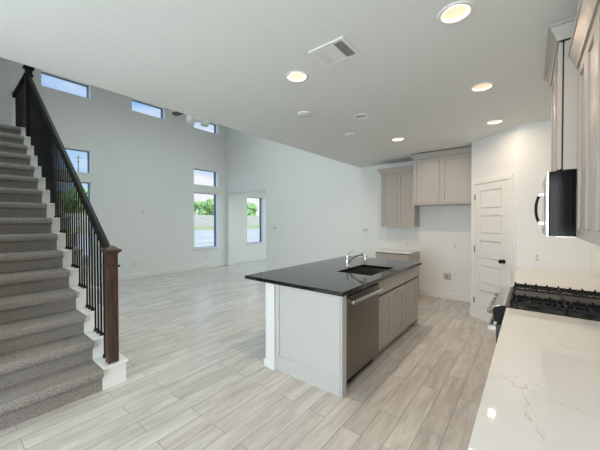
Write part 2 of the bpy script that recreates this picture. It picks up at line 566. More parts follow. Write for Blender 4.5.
# pantry corner
PX, PY = -.733, 5.284
QX, QY = -.134, 4.685
o = MB().prism([(PX, YF + .02), (PX, PY), (QX, QY), (XR + .05, QY), (XR + .05, YF + .02)], 'z', 0, ZC + .02).build('wall_pantry', 'wall')
struct(o, 'angled corner pantry walls between fridge space and range counter', 'wall')
o = MB().box(XR, REAR, 0, XR + .15, QY + .02, ZC + .02).build('wall_right', 'wall')
struct(o, 'kitchen wall behind the gas range and wall cabinets', 'wall')
o = wall_with_openings(REAR, -.12, XE - .1, XR + .15, 0, ZC, [(-2.8, .2, .3, 2.55)], 'y').build('wall_rear', 'wall')
struct(o, 'wall behind the photographer with wide glazing', 'wall')
o = MB().box(XE - .1, REAR, 0, XE + .02, -.25, ZC).build('wall_entry', 'wall')
struct(o, 'entry side wall behind the stairs', 'wall')

# baseboards
def base_strip(name, x0, y0, x1, y1, label):
    o = MB().box(x0, y0, 0, x1, y1, .125).build(name, 'trim', bevel=.006)
    struct(o, label, 'baseboard')
T = .016
base_strip('baseboard_left', XW, 1.12, XW + T, YF, 'white baseboard below the living room windows')
base_strip('baseboard_far', OP_X1, YF - T, -2.45, YF, 'white baseboard on far wall right of the wide opening')
base_strip('baseboard_corner', XW + T, YF - T, OP_X0, YF, 'short white baseboard between window wall and wide opening')
base_strip('baseboard_side', XW, YF + .30, XW + T, 9.5, 'white baseboard under the window in the next room')
base_strip('baseboard_fridge', -1.755, YF - T, PX, YF, 'white baseboard across the fridge space')
base_strip('baseboard_alcove', PX - T, PY + .02, PX, YF - T, 'white baseboard on pantry side of fridge space')
base_strip('baseboard_jamb', OP_X0, YF, OP_X0 + T, YF + .3, 'white baseboard on left jamb of the wide opening')

# windows
def window(i, op, mullion, label, sill=True):
    y0, y1, z0, z1 = op
    xg = XW - .185
    w = thing('window_%d' % i, (XW, (y0 + y1) / 2, z0), label, 'window', kind='structure')
    f = .020
    mb = MB()
    for a in ((y0, z0, y0 + f, z1), (y1 - f, z0, y1, z1), (y0 + f, z0, y1 - f, z0 + f * .8), (y0 + f, z1 - f * .8, y1 - f, z1)):
        mb.box(xg - .045, a[0], a[1], xg + .045, a[2], a[3])
    mb.build('frame', 'bronze', w, bevel=.004)
    MB().box(xg - .006, y0 + f, z0 + f * .8, xg, y1 - f, z1 - f * .8).build('pane', 'glass', w)
    if mullion:
        MB().box(xg - .02, y0 + f, mullion - .016, xg + .016, y1 - f, mullion + .016).build('meeting_rail', 'bronze', w)
    mb = MB()
    e = .004
    mb.box(xg + .045, y0, z0, XW, y0 + e, z1).box(xg + .045, y1 - e, z0, XW, y1, z1).box(xg + .045, y0 + e, z1 - e, XW, y1 - e, z1).box(xg + .045, y0 + e, z0, XW, y1 - e, z0 + e)
    mb.build('reveal', 'reveal_lit', w)
    if sill:
        MB().box(XW - .02, y0 - .035, z0 - .026, XW + .035, y1 + .035, z0 + .004).build('sill', 'trim', w, bevel=.005)
    return w
window(1, OPEN[0], None, 'leftmost of three high strip windows, showing plain blue sky above the stair rail', False)
window(2, OPEN[1], None, 'middle of three high strip windows, showing clouds', False)
window(3, OPEN[2], None, 'rightmost of three high strip windows, partly behind the ceiling fan', False)
window(4, OPEN[3], None, 'small transom window above the tall window near the far corner', False)
window(5, OPEN[4], None, 'tall living room window near the far corner with trees outside')
window(6, OPEN[5], None, 'small transom window behind the stair railing', False)
window(7, OPEN[6], None, 'tall window partly hidden behind the stair balusters')
window(8, OPEN[7], None, 'tall window in the next room seen through the wide opening')

# pantry door on the angled wall: local x runs along the wall, local -y faces the room
d = thing('door_1', (PX, PY, 0), 'white five panel pantry door with black knob on angled wall', 'door', kind='structure', rz=-PI / 4)
def lb(mb, name, m, parent=d, bevel=0.0):
    return mb.build(name, m, parent, bevel=bevel, offset=(0, 0, 0))
D0, D1, DH = .107, .719, 2.06
mb = MB()
mb.box(D0 - .075, -.022, 0, D0 - .006, .01, DH + .006)
mb.box(D1 + .006, -.022, 0, D1 + .075, .01, DH + .006)
mb.box(D0 - .075, -.022, DH + .006, D1 + .075, .01, DH + .072)
lb(mb, 'casing', 'trim', bevel=.006)
lb(MB().box(D0 - .006, .004, 0, D1 + .006, .012, DH + .006), 'shadow_gap', 'gap_shade')
mb = MB()
st = .105
rails = [0.012, .20]
ph = (DH - .006 - .19 - .105 - 4 * .105) / 5
lev = []
z = .20
for k in range(5):
    lev.append((z, z + ph)); z += ph + .105
mb.box(D0, -.012, .012, D0 + st, .01, DH); mb.box(D1 - st, -.012, .012, D1, .01, DH)
zz = .012
for (a, b2) in lev:
    mb.box(D0 + st, -.012, zz, D1 - st, .01, a); zz = b2
mb.box(D0 + st, -.012, zz, D1 - st, .01, DH)
leaf = lb(mb, 'door_leaf', 'door')
for (a, b2) in lev:
    mb = MB()
    mb.box(D0 + st, .000, a, D1 - st, .008, b2)
    i = .035
    mb.prism([(D0 + st + .012, a + .012), (D1 - st - .012, a + .012), (D1 - st - .012, b2 - .012), (D0 + st + .012, b2 - .012)], 'y', .000, -.008)
    lb(mb, 'door_panel', 'door', bevel=.005)
kb = MB().lathe([(.0, -.012), (.030, -.012), (.030, -.018), (.012, -.022), (.011, -.045), (.024, -.052), (.029, -.066), (.022, -.078), (0, -.081)], (.660, 0, .952), 'y', 20)
lb(kb, 'knob', 'black_metal')
for zh in (.28, 1.07, 1.87):
    lb(MB().box(D0 - .008, -.024, zh - .045, D0 + .004, -.010, zh + .045), 'hinge', 'steel')
base = lb(MB().box(D1 + .075, -T, 0, .846, 0, .125).box(.0, -T, 0, D0 - .075, 0, .125), 'baseboard_piece', 'trim')

# ------------------------------------------------------------------ stairs
X0, RUN, RISE, NST = -2.972, .253, .1935, 16
Z0 = .203
YA, YB = -.094, .90       # carpet width
YC = 1.10               # outer face of curb
stairs = thing('staircase', (X0, .5, 0), 'grey-brown carpeted staircase with white stepped curb rising left', 'staircase')
def zt(k): return Z0 + RISE * k
def xs(k): return X0 - RUN * k
for k in range(NST):
    zb = zt(k - 1) if k else 0
    x = xs(k); z = zt(k) - .004
    xb = xs(k + 1) - .03 if k < NST - 1 else x - .3
    n_ = .034
    poly = [(x - .004, zb - (.02 if k else 0)), (x - .004, z - .080), (x + n_ * .3, z - .078), (x + n_ * .85, z - .072), (x + n_, z - .06), (x + n_ * 1.05, z - .035),
            (x + n_ * .8, z - .012), (x + n_ * .3, z - .001), (x - .02, z), (xb, z), (xb, zb - (.02 if k else 0))]
    if k == 0:
        poly[0] = (x - .004, 0.0); poly[-1] = (xb, 0.0)
    m_ = MB().prism(poly, 'y', YA, YB).build('tread', 'carpet', stairs)
for k in range(NST):
    mb = MB()
    zb = zt(k - 1) - .02 if k else 0
    x1 = xs(k)
    mb.box(x1 - .04, YB, zb, x1 - .004, YC - .006, zt(k) - .022)
    mb.build('curb_riser', 'trim', stairs)

for k in range(NST):
    MB().box(xs(k + 1) - .004, YB - .002, zt(k) - .022, xs(k) + .012, YC + .012, zt(k)).build('curb_cap', 'trim', stairs, bevel=.004)
# closed side below the curb
k = NST
poly = [(xs(0) - .05, 0), (xs(k), 0), (xs(k), zt(k - 1) - .06)]
for j in range(k - 1, -1, -1):
    poly += [(xs(j + 1) - .05, zt(j) - .06), (xs(j) - .05, zt(j) - .06)]
MB().prism(poly, 'y', YB + .02, YC - .03).build('closed_side', 'trim', stairs)
ZLAND = zt(NST - 1)
XTOP = xs(NST - 1)
o = MB().box(XW, -1.6, ZLAND - .3, XTOP - .28, YC - .02, ZLAND - .004).build('floor_landing', 'carpet')
struct(o, 'carpeted upper landing at the head of the stairs', 'floor')
o = MB().box(XW + .035, YC - .02, ZLAND - .34, XTOP - .24, YC, ZLAND + .02).build('trim_1', 'trim')
struct(o, 'white fascia along the edge of the upper landing', 'trim')

YR = .985               # centre line of the railing
rail = thing('stair_railing', (X0, YR, 0), 'black stair railing with iron balusters and dark walnut newel post', 'railing')
def newel(cx, cy, zb, zt_, w, mname, band):
    h = w / 2
    p = MB().box(cx - h, cy - h, zb, cx + h, cy + h, zt_ - .055).build('newel_post', mname, rail, bevel=.003)
    c = MB()
    c.box(cx - h - .008, cy - h - .008, zt_ - .075, cx + h + .008, cy + h + .008, zt_ - .058)
    c.box(cx - h - .024, cy - h - .024, zt_ - .058, cx + h + .024, cy + h + .024, zt_ - .034)
    q = h + .016
    c.add([(cx - q, cy - q, zt_ - .034), (cx + q, cy - q, zt_ - .034), (cx + q, cy + q, zt_ - .034), (cx - q, cy + q, zt_ - .034),
           (cx - .018, cy - .018, zt_), (cx + .018, cy - .018, zt_), (cx + .018, cy + .018, zt_), (cx - .018, cy + .018, zt_)],
          [(3, 2, 1, 0), (4, 5, 6, 7), (0, 1, 5, 4), (1, 2, 6, 5), (2, 3, 7, 6), (3, 0, 4, 7)])
    c.build('newel_cap', mname, rail, bevel=.002)
    if band:
        MB().box(cx - h - .014, cy - h - .014, zt_ - band, cx + h + .014, cy + h + .014, zt_ - band + .022).build('newel_band', mname, rail, bevel=.006)
    return p
NX, NY = -3.040, 1.0
nw = newel(NX, NY, Z0, 1.285, .086, 'newel_wood', .20)
nw['label'] = 'dark walnut newel post at the foot of the stairs'
TX = -6.60
ZG = ZLAND + .02
newel(TX, YR, zt(14), ZLAND + 1.02, .086, 'rail_wood', .18)
# handrail (profile swept along the slope)
slope = RISE / RUN
def rz_(x): return 1.262 + (NX - x) * slope   # rail top at x
prof = [(-.030, -.055), (-.030, -.028), (-.026, -.010), (-.012, 0), (.012, 0), (.026, -.010), (.030, -.028), (.030, -.055)]
def sweep(p0, p1, name, extra=1.0):
    mb = MB()
    k = len(prof)
    vs = [(p[0], p[1] + a, p[2] + b2 * extra) for p in (p0, p1) for a, b2 in prof]
    fs = [tuple(range(k)), tuple(range(2 * k - 1, k - 1, -1))] + [(i, (i + 1) % k, k + (i + 1) % k, k + i) for i in range(k)]
    mb.add(vs, fs)
    return mb.build(name, 'rail_wood', rail, bevel=.003)
sweep((NX - .035, YR, rz_(NX - .035)), (TX + .035, YR, rz_(TX + .035)), 'handrail', 1.3)
ZLR = ZLAND + .96
sweep((TX - .035, YR, ZLR), (XW + .02, YR, ZLR), 'landing_rail')
MB().lathe([(0, XW), (.058, XW), (.058, XW + .014), (.045, XW + .022), (0, XW + .022)], (0, YR, ZLR - .03), 'x', 20).build('rosette', 'rail_wood', rail)
# balusters
def baluster(x, zb, ztop):
    h = .0068
    b_ = MB().box(x - h, YR - h, zb, x + h, YR + h, ztop).build('baluster', 'black_metal', rail)
    s_ = MB()
    s_.box(x - .014, YR - .014, zb, x + .014, YR + .014, zb + .020)
    s_.add([(x - .014, YR - .014, zb + .02), (x + .014, YR - .014, zb + .02), (x + .014, YR + .014, zb + .02), (x - .014, YR + .014, zb + .02),
            (x - .008, YR - .008, zb + .034), (x + .008, YR - .008, zb + .034), (x + .008, YR + .008, zb + .034), (x - .008, YR + .008, zb + .034)],
           [(3, 2, 1, 0), (4, 5, 6, 7), (0, 1, 5, 4), (1, 2, 6, 5), (2, 3, 7, 6), (3, 0, 4, 7)])
    s_.build('baluster_shoe', 'black_metal', b_)
for k in range(NST):
    for j in range(3):
        x = xs(k) - RUN * (j + .5) / 3
        if x > NX - .06 or x < TX + .06: continue
        baluster(x, zt(k), rz_(x) - .06)
x = TX - .14
while x > XW + .08:
    baluster(x, ZLAND + .0, ZLR - .045)
    x -= .115

# ------------------------------------------------------------------ kitchen island
def shaker(mb, plane, a0, a1, z0, z1, axis, out, w=.057, t=.019, rec=.012):
    """shaker front: frame + recessed panel. axis 'x': face normal along x at plane, spanning y a0..a1; out = +-1 direction of the face"""
    def bx(p0, p1, u0, u1, w0, w1):
        if axis == 'x': mb.box(p0, u0, w0, p1, u1, w1)
        else: mb.box(u0, p0, w0, u1, p1, w1)
    f0, f1 = plane - out * t, plane
    bx(f0, f1, a0, a0 + w, z0, z1); bx(f0, f1, a1 - w, a1, z0, z1)
    bx(f0, f1, a0 + w, a1 - w, z0, z0 + w); bx(f0, f1, a0 + w, a1 - w, z1 - w, z1)
    bx(f0, f1 - out * rec, a0 + w, a1 - w, z0 + w, z1 - w)
    return mb
def slab(mb, plane, a0, a1, z0, z1, axis, out, t=.019):
    if axis == 'x': mb.box(plane - out * t, a0, z0, plane, a1, z1)
    else: mb.box(a0, plane - out * t, z0, a1, plane, z1)
    return mb

XI = -1.255             # island front face
ZK = K - .038           # underside of granite
XB = -2.0               # back of island cabinets
# knee wall behind the island
o = MB().box(-2.142, 2.115, 0, -2.02, 4.31, ZK).build('wall_island', 'wall')
struct(o, 'white knee wall carrying the overhang of the island worktop', 'wall')
mb = MB()
mb.box(-2.142 - T, 2.115 - T, 0, -2.02, 2.115, .075).box(-2.142 - T, 2.115, 0, -2.142, 4.31 + T, .075).box(-2.02 , 2.115 - T, 0, -2.02 + .012, 2.128, .075)
o = mb.build('baseboard_island', 'trim', bevel=.005)
struct(o, 'white baseboard around the foot of the island knee wall', 'baseboard')

ep = thing('island_end_panel', (-1.64, 2.14, 0), 'pale window-lit framed end panel of the kitchen island', 'cabinet panel')
mb = MB()
mb.box(-2.019, 2.140, 0, -1.262, 2.165, ZK)
mb.build('panel', 'greige_lit', ep)
mb = MB()
mb.box(-2.015, 2.128, 0, -1.968, 2.140, ZK).box(-1.305, 2.128, 0, -1.262, 2.140, ZK).box(-1.968, 2.128, 0, -1.305, 2.140, .150).box(-1.968, 2.128, ZK - .02, -1.305, 2.140, ZK)
mb.build('panel_frame', 'greige_lit', ep, bevel=.002)
MB().box(-1.262, 2.135, 0, -1.243, 2.212, ZK).build('corner_stile', 'greige_lit', ep, bevel=.003)

dw = thing('dishwasher', (-1.5, 2.57, 0), 'stainless steel dishwasher built into the island end', 'dishwasher')
MB().box(-1.98, 2.222, .06, -1.285, 2.912, ZK - .004).build('tub', 'black_enamel', dw)
MB().box(-1.285, 2.226, .105, XI + .010, 2.908, .838).build('door_panel', 'steel_dark', dw, bevel=.006)
MB().box(-1.285, 2.226, .842, XI - .012, 2.908, ZK - .006).build('control_strip', 'black_gloss', dw)
mb = MB()
mb.box(XI + .045, 2.245, .780, XI + .062, 2.890, .812)
mb.box(XI + .008, 2.252, .784, XI + .05, 2.282, .808).box(XI + .008, 2.853, .784, XI + .05, 2.883, .808)
mb.build('handle', 'steel_bright', dw, bevel=.005)
MB().box(-1.33, 2.226, 0, -1.315, 2.908, .10).build('toe_kick', 'black_enamel', dw)

def base_unit(name, label, y0, y1, doors, group=None):
    u = thing(name, (-1.6, (y0 + y1) / 2, 0), label, 'cabinet', group)
    mb = MB()
    mb.box(XB, y0, .095, XI - .021, y0 + .018, ZK - .001).box(XB, y1 - .018, .095, XI - .021, y1, ZK - .001)
    mb.box(XB, y0 + .018, .095, XI - .021, y1 - .018, .113).box(XB, y0 + .018, .113, XB + .012, y1 - .018, ZK - .001)
    mb.build('carcass', 'greige', u)
    mb = MB()
    mb.box(XI - .021, y0, .095, XI - .019, y0 + .03, ZK).box(XI - .021, y1 - .03, .095, XI - .019, y1, ZK)
    mb.box(XI - .03, y0, .66, XI - .0195, y1, .73).box(XI - .021, y0, .845, XI - .019, y1, ZK).box(XI - .021, y0, .095, XI - .019, y1, .12)
    mb.build('face_frame', 'gap_shade', u)  # frame coloured near-black as the shade between the fronts
    MB().box(-1.345, y0, 0, -1.33, y1, .10).build('toe_kick', 'greige', u)
    w = (y1 - y0 - .006) / doors
    for i in range(doors):
        a = y0 + .003 + w * i
        shaker(MB(), XI, a + .0015, a + w - .0015, .105, .690, 'x', 1).build('door', 'greige', u, bevel=.0015)
    slab(MB(), XI, y0 + .005, y1 - .005, .714, .868, 'x', 1).build('drawer_front', 'greige', u, bevel=.003)
    return u
base_unit('sink_base_cabinet', 'greige two-door island cabinet below the sink', 2.918, 3.765, 2)
base_unit('base_cabinet', 'narrow greige one-door cabinet at far end of island', 3.775, 4.300, 1)
o = MB().box(-2.0, 4.300, .0, XI, 4.318, ZK).build('cabinet_side_panel', 'greige', bevel=.002)
tag(o, 'greige side panel closing the far end of the island', 'cabinet panel')

# island worktop with the sink cut-out
cx0, cx1, cy0, cy1 = -2.448, -1.222, 2.096, 4.352
sx0, sx1, sy0, sy1 = -1.785, -1.345, 2.93, 3.62
def slab_with_hole(x0, x1, y0, y1, hx0, hx1, hy0, hy1, z0, z1, c=.02):
    mb = MB()
    out = [(x0, y0), (x1, y0), (x1, y1), (x0, y1)]
    inn = [(hx0, hy0), (hx1, hy0), (hx1, hy1), (hx0, hy1)]
    vs = [(*p, z) for z in (z0, z1) for p in out + inn]
    fs = []
    for i in range(4):
        j = (i + 1) % 4
        fs += [(i, j, 4 + j, 4 + i), (8 + i, 8 + j, 12 + j, 12 + i), (i, j, 8 + j, 8 + i), (4 + i, 4 + j, 12 + j, 12 + i)]
    return mb.add(vs, fs)
o = slab_with_hole(cx0, cx1, cy0, cy1, sx0, sx1, sy0, sy1, ZK + .001, K).build('island_countertop', 'granite', bevel=.005)
tag(o, 'polished black granite worktop on the kitchen island', 'worktop')
sk = thing('kitchen_sink', ((sx0 + sx1) / 2, (sy0 + sy1) / 2, ZK - .2), 'stainless undermount sink bowl set in black island worktop', 'sink')
mb = MB()
a0, a1, b0, b1, zb = sx0 - .006, sx1 + .006, sy0 - .006, sy1 + .006, ZK - .2
t_ = .003
mb.box(a0 - t_, b0, zb, a0, b1, ZK).box(a1, b0, zb, a1 + t_, b1, ZK).box(a0 - t_, b0 - t_, zb, a1 + t_, b0, ZK).box(a0 - t_, b1, zb, a1 + t_, b1 + t_, ZK).box(a0 - t_, b0 - t_, zb - t_, a1 + t_, b1 + t_, zb)
mb.build('bowl', 'steel', sk)
MB().lathe([(0, .001), (.042, .001), (.045, .004), (.030, .005), (0, .003)], ((sx0 + sx1) / 2, (sy0 + sy1) / 2, zb), 'z', 24).build('drain', 'steel_bright', sk)

FX, FY = -1.845, 3.30
fc = thing('faucet', (FX, FY, K), 'chrome single-lever pull-out faucet behind the island sink', 'faucet')
MB().lathe([(0, K), (.028, K), (.028, K + .008), (.023, K + .014), (.022, K + .085), (.020, K + .10), (0, K + .104)], (FX, FY, 0), 'z', 24).build('body', 'chrome', fc)
MB().tube([(FX + .008, FY, K + .055), (FX + .05, FY, K + .105), (FX + .11, FY, K + .148), (FX + .17, FY, K + .172), (FX + .215, FY, K + .178)], [.018, .0165, .015, .0145, .0145], 14).build('spout', 'chrome', fc)
MB().tube([(FX + .205, FY, K + .180), (FX + .235, FY, K + .176), (FX + .250, FY, K + .160), (FX + .254, FY, K + .118)], [.0145, .017, .018, .019], 14).build('spray_head', 'steel_bright', fc)
MB().tube([(FX, FY, K + .10), (FX - .002, FY, K + .135), (FX + .01, FY, K + .178), (FX + .045, FY + .03, K + .205), (FX + .085, FY + .05, K + .215)], [.018, .012, .008, .0065, .006], 12).build('lever', 'chrome', fc)

# ------------------------------------------------------------------ cabinets on the end wall
def crown(mb, x0, x1, yf, yb, z0, h, p, right=True, left=True):
    """simple sloped crown: front facing -y"""
    pr = [(0, 0), (p * .25, 0), (p * .35, h * .18), (p * .85, h * .78), (p, h * .80), (p, h), (0, h)]
    L_ = x0; R_ = x1
    n_ = len(pr)
    vs = []
    for (a, b2) in pr:   # path: back-left, front-left, front-right, back-right
        vs += [(L_ - (a if left else 0), yb, z0 + b2), (L_ - (a if left else 0), yf - a, z0 + b2), (R_ + (a if right else 0), yf - a, z0 + b2), (R_ + (a if right else 0), yb, z0 + b2)]
    fs = []
    for i in range(n_):
        j = (i + 1) % n_
        for k in range(3):
            fs.append((i * 4 + k, i * 4 + k + 1, j * 4 + k + 1, j * 4 + k))
    fs.append(tuple(i * 4 for i in range(n_)))
    fs.append(tuple(i * 4 + 3 for i in range(n_ - 1, -1, -1)))
    return mb.add(vs, fs)

YU = 5.778
wc = thing('wall_cabinet', (-2.11, YU + .16, 1.385), 'small greige two-door wall cabinet left of the fridge space', 'cabinet')
MB().box(-2.437, YU + .019, 1.385, -1.757, YF - .004, 2.47).build('carcass', 'greige', wc)
MB().box(-2.435, YU + .0165, 1.40, -1.760, YU + .0195, 2.46).build('reveal', 'gap_shade', wc)
for a, b2 in ((-2.434, -2.099), (-2.095, -1.760)):
    shaker(MB(), YU, a, b2, 1.388, 2.468, 'y', -1).build('door', 'greige', wc, bevel=.0015)
crown(MB(), -2.437, -1.757, YU + .002, YF, 2.47, .105, .055, right=False).build('crown', 'greige', wc)

YFR = 5.50
fcab = thing('fridge_cabinet', (-1.24, YFR + .3, 1.83), 'wide greige two-door cabinet high above the empty fridge space', 'cabinet')
MB().box(-1.705, YFR + .019, 1.80, -.738, YF - .004, 2.66).build('carcass', 'greige', fcab)
MB().box(-1.703, YFR + .0165, 1.815, -.740, YFR + .0195, 2.63).build('reveal', 'gap_shade', fcab)
MB().box(-1.710, YFR - .004, 1.795, -.738, YFR + .03, 1.822).build('light_rail', 'greige', fcab, bevel=.003)
for a, b2 in ((-1.699, -1.262), (-1.225, -.745)):
    shaker(MB(), YFR, a, b2, 1.826, 2.622, 'y', -1).build('door', 'greige', fcab, bevel=.0015)
MB().box(-1.262, YFR + .016, 1.822, -1.225, YFR + .03, 2.63).build('centre_stile', 'greige', fcab)
MB().box(-1.705, YFR + .004, 2.624, -.738, YFR + .03, 2.665).build('top_rail', 'greige', fcab)
crown(MB(), -1.705, -.738, YFR, YF, 2.645, .075, .05, right=False).build('crown', 'greige', fcab)

bc = thing('base_cabinet', (-2.1, 5.8, 0), 'short greige base cabinet below the small white worktop on end wall', 'cabinet')
YBF = 5.495
MB().box(-2.437, YBF + .021, .10, -1.757, YF - .004, K - .031).build('carcass', 'greige', bc)
MB().box(-2.43, YBF + .018, .12, -1.764, YBF + .022, K - .035).build('reveal', 'gap_shade', bc)
slab(MB(), YBF, -2.430, -1.766, .712, .868, 'y', -1).build('drawer_front', 'greige', bc, bevel=.003)
for a, b2 in ((-2.430, -2.100), (-2.096, -1.766)):
    shaker(MB(), YBF, a, b2, .11, .70, 'y', -1).build('door', 'greige', bc, bevel=.0015)
MB().box(-2.437, YBF + .09, 0, -1.757, YBF + .105, .10).build('toe_kick', 'greige', bc)
o = MB().box(-2.455, YBF - .03, K - .03, -1.740, YF, K).build('small_countertop', 'quartz', bevel=.004)
tag(o, 'short white quartz worktop on the end wall under the wall cabinet', 'worktop')
o = MB().box(-2.455, YF - .008, K, -1.757, YF, 1.385).build('trim_2', 'tile')
struct(o, 'white tile backsplash under the small wall cabinet', 'backsplash')

# ------------------------------------------------------------------ range side
YG0, YG1 = 2.447, 3.209         # range
CXF = -.124                     # counter front
o = MB().box(CXF, .866, K - .032, XR, YG0 - .004, K).build('range_countertop', 'quartz', bevel=.004)
tag(o, 'white veined quartz worktop nearest the camera beside the gas range', 'worktop')
o = MB().box(CXF, YG1 + .004, K - .032, XR, QY, K).build('corner_countertop', 'quartz', bevel=.004)
tag(o, 'white quartz worktop between the gas range and pantry corner', 'worktop')
o = MB().box(XR - .008, .866, K, XR, QY, 1.40).build('trim_3', 'tile')
struct(o, 'white tile backsplash behind the range', 'backsplash')
def range_base(label, y0, y1, n_):
    u = thing('base_cabinet', (.22, (y0 + y1) / 2, 0), label, 'cabinet')
    f = CXF + .038
    MB().box(f + .021, y0, .10, XR - .01, y1, K - .033).build('carcass', 'greige', u)
    MB().box(f + .018, y0 + .01, .12, f + .022, y1 - .01, K - .036).build('reveal', 'gap_shade', u)
    w = (y1 - y0) / n_
    for i in range(n_):
        a = y0 + w * i
        shaker(MB(), f, a + .003, a + w - .003, .11, .70, 'x', -1).build('door', 'greige', u, bevel=.0015)
        slab(MB(), f, a + .003, a + w - .003, .708, .865, 'x', -1).build('drawer_front', 'greige', u, bevel=.003)
    MB().box(f + .09, y0, 0, f + .105, y1, .10).build('toe_kick', 'greige', u)
range_base('greige base cabinets under the near white worktop', .895, YG0 - .008, 3)
range_base('greige base cabinets between the range and pantry', YG1 + .008, QY - .03, 3)

gr = thing('gas_range', (.2, (YG0 + YG1) / 2, 0), 'stainless gas range with black cast iron grates', 'range')
GX = -.140                      # body front
MB().box(GX, YG0, .04, XR - .012, YG1, .885).build('body', 'matte_black', gr, bevel=.003)
MB().box(GX + .004, YG0 + .002, .885, XR - .012, YG1 - .002, .918).build('cooktop', 'black_enamel', gr, bevel=.004)
# sloped stainless control panel
MB().prism([(GX + .012, .924), (GX - .008, .924), (GX - .060, .900), (GX - .066, .888), (GX - .060, .80), (GX + .0, .79)], 'y', YG0 + .012, YG1 - .012).build('control_panel', 'steel_bright', gr, bevel=.004)
for y in (YG0 + .001, YG1 - .012):
    MB().prism([(GX + .012, .920), (GX - .008, .920), (GX - .057, .897), (GX - .062, .886), (GX - .057, .802), (GX + .0, .79)], 'y', y, y + .011).build('panel_end', 'matte_black', gr, bevel=.002)
for i in range(5):
    y = YG0 + .09 + i * (YG1 - YG0 - .18) / 4
    MB().lathe([(.0, 0), (.026, 0), (.026, -.006), (.020, -.010), (.019, -.036), (.016, -.040), (0, -.040)], (GX - .0625, y, .848), 'x', 20).build('knob', 'steel_bright', gr)
MB().box(GX - .042, YG0 + .006, .175, GX, YG1 - .006, .785).build('oven_door', 'black_gloss', gr, bevel=.005)
hb = MB()
hb.tube([(GX - .082, YG0 + .015, .745), (GX - .082, YG1 - .015, .745)], .013, 14)
for y in (YG0 + .035, YG1 - .035):
    hb.box(GX - .088, y - .014, .728, GX - .04, y + .014, .762)
hb.build('oven_handle', 'steel', gr)
MB().box(GX - .036, YG0 + .006, .05, GX, YG1 - .006, .168).build('storage_drawer', 'steel', gr, bevel=.004)
# grates: three cast iron frames
gx0, gx1 = GX + .035, XR - .075
for i in range(3):
    y0 = YG0 + .014 + i * (YG1 - YG0 - .028) / 3
    y1 = y0 + (YG1 - YG0 - .028) / 3 - .003
    g = MB()
    zt0, zt1 = .944, .957
    bar = .0065
    for y in (y0 + bar, y1 - bar):
        g.box(gx0, y - bar, .938, gx1, y + bar, zt1)
    for x in (gx0 + bar, gx1 - bar, (gx0 + gx1) / 2):
        g.box(x - bar, y0, .938, x + bar, y1, zt1)
    if i == 1:
        gd = MB()
        gd.box(gx0 + .016, y0 + .016, .940, gx1 - .016, y1 - .016, .950)
        gd.build('griddle_plate', 'griddle', gr, bevel=.002)
        g.build('grate', 'cast_iron', gr, bevel=.0015)
        continue
    for j in range(9):
        x = gx0 + .008 + (gx1 - gx0 - .016) * j / 8
        for y in (y0 + bar, y1 - bar):
            g.box(x - .006, y - .005, zt1, x + .006, y + .005, zt1 + .013)
    ym = (y0 + y1) / 2
    nb = 8
    for j in range(nb):
        x = gx0 + .035 + (gx1 - gx0 - .07) * j / (nb - 1)
        for (ya, yb) in ((y0, y0 + .075), (y1 - .075, y1)):
            g.box(x - .005, ya, zt0, x + .005, yb, zt1 + .004)
    g.box(gx0, ym - .005, zt0, gx1, ym + .005, zt1)
    for x in (gx0 + .01, gx1 - .01, (gx0 + gx1) / 2):
        for y in (y0 + .01, y1 - .01):
            g.box(x - .008, y - .008, .917, x + .008, y + .008, .945)
    g.build('grate', 'cast_iron', gr, bevel=.0015)
for (bx_, by_, br_) in ((.02, YG0 + .14, .045), (.30, YG0 + .14, .036), (.16, (YG0 + YG1) / 2, .05), (.02, YG1 - .14, .036), (.30, YG1 - .14, .045)):
    MB().lathe([(0, .917), (br_ * 1.25, .917), (br_ * 1.2, .924), (br_, .926), (br_, .934), (br_ * .9, .937), (0, .938)], (bx_, by_, 0), 'z', 24).build('burner', 'cast_iron', gr)
MB().box(XR - .07, YG0 + .004, .918, XR - .014, YG1 - .004, .942).build('rear_vent', 'steel', gr, bevel=.004)

mw = thing('microwave', (.3, (YG0 + YG1) / 2, 1.41), 'black and stainless over-range microwave with curved bar handle', 'microwave')
MX = .078
MB().box(MX + .018, YG0 + .002, 1.414, XR - .012, YG1 - .002, 1.826).build('body', 'mw_side', mw, bevel=.003)
MB().box(MX + .002, YG0 + .001, 1.410, MX + .017, YG0 + .17, 1.828).build('control_panel', 'steel_bright', mw, bevel=.003)
MB().box(MX + .002, YG0 + .173, 1.410, MX + .017, YG1 - .001, 1.828).build('door', 'steel', mw, bevel=.003)
MB().box(MX, YG0 + .24, 1.47, MX + .003, YG1 - .06, 1.77).build('window_glass', 'black_gloss', mw)
hh = []
for i in range(13):
    t = i / 12
    hh.append((MX - .020 - .026 * math.sin(PI * t) ** .6, YG0 + .20, 1.488 + .212 * t))
MB().tube(hh, .0085, 12).build('handle', 'black_metal', mw)
for zq in (1.494, 1.694):
    MB().box(MX - .036, YG0 + .186, zq - .014, MX, YG0 + .214, zq + .014).build('handle_mount', 'steel', mw, bevel=.003)
MB().box(MX + .05, YG0 + .03, 1.407, XR - .08, YG1 - .03, 1.415).build('underside_vent', 'steel', mw)

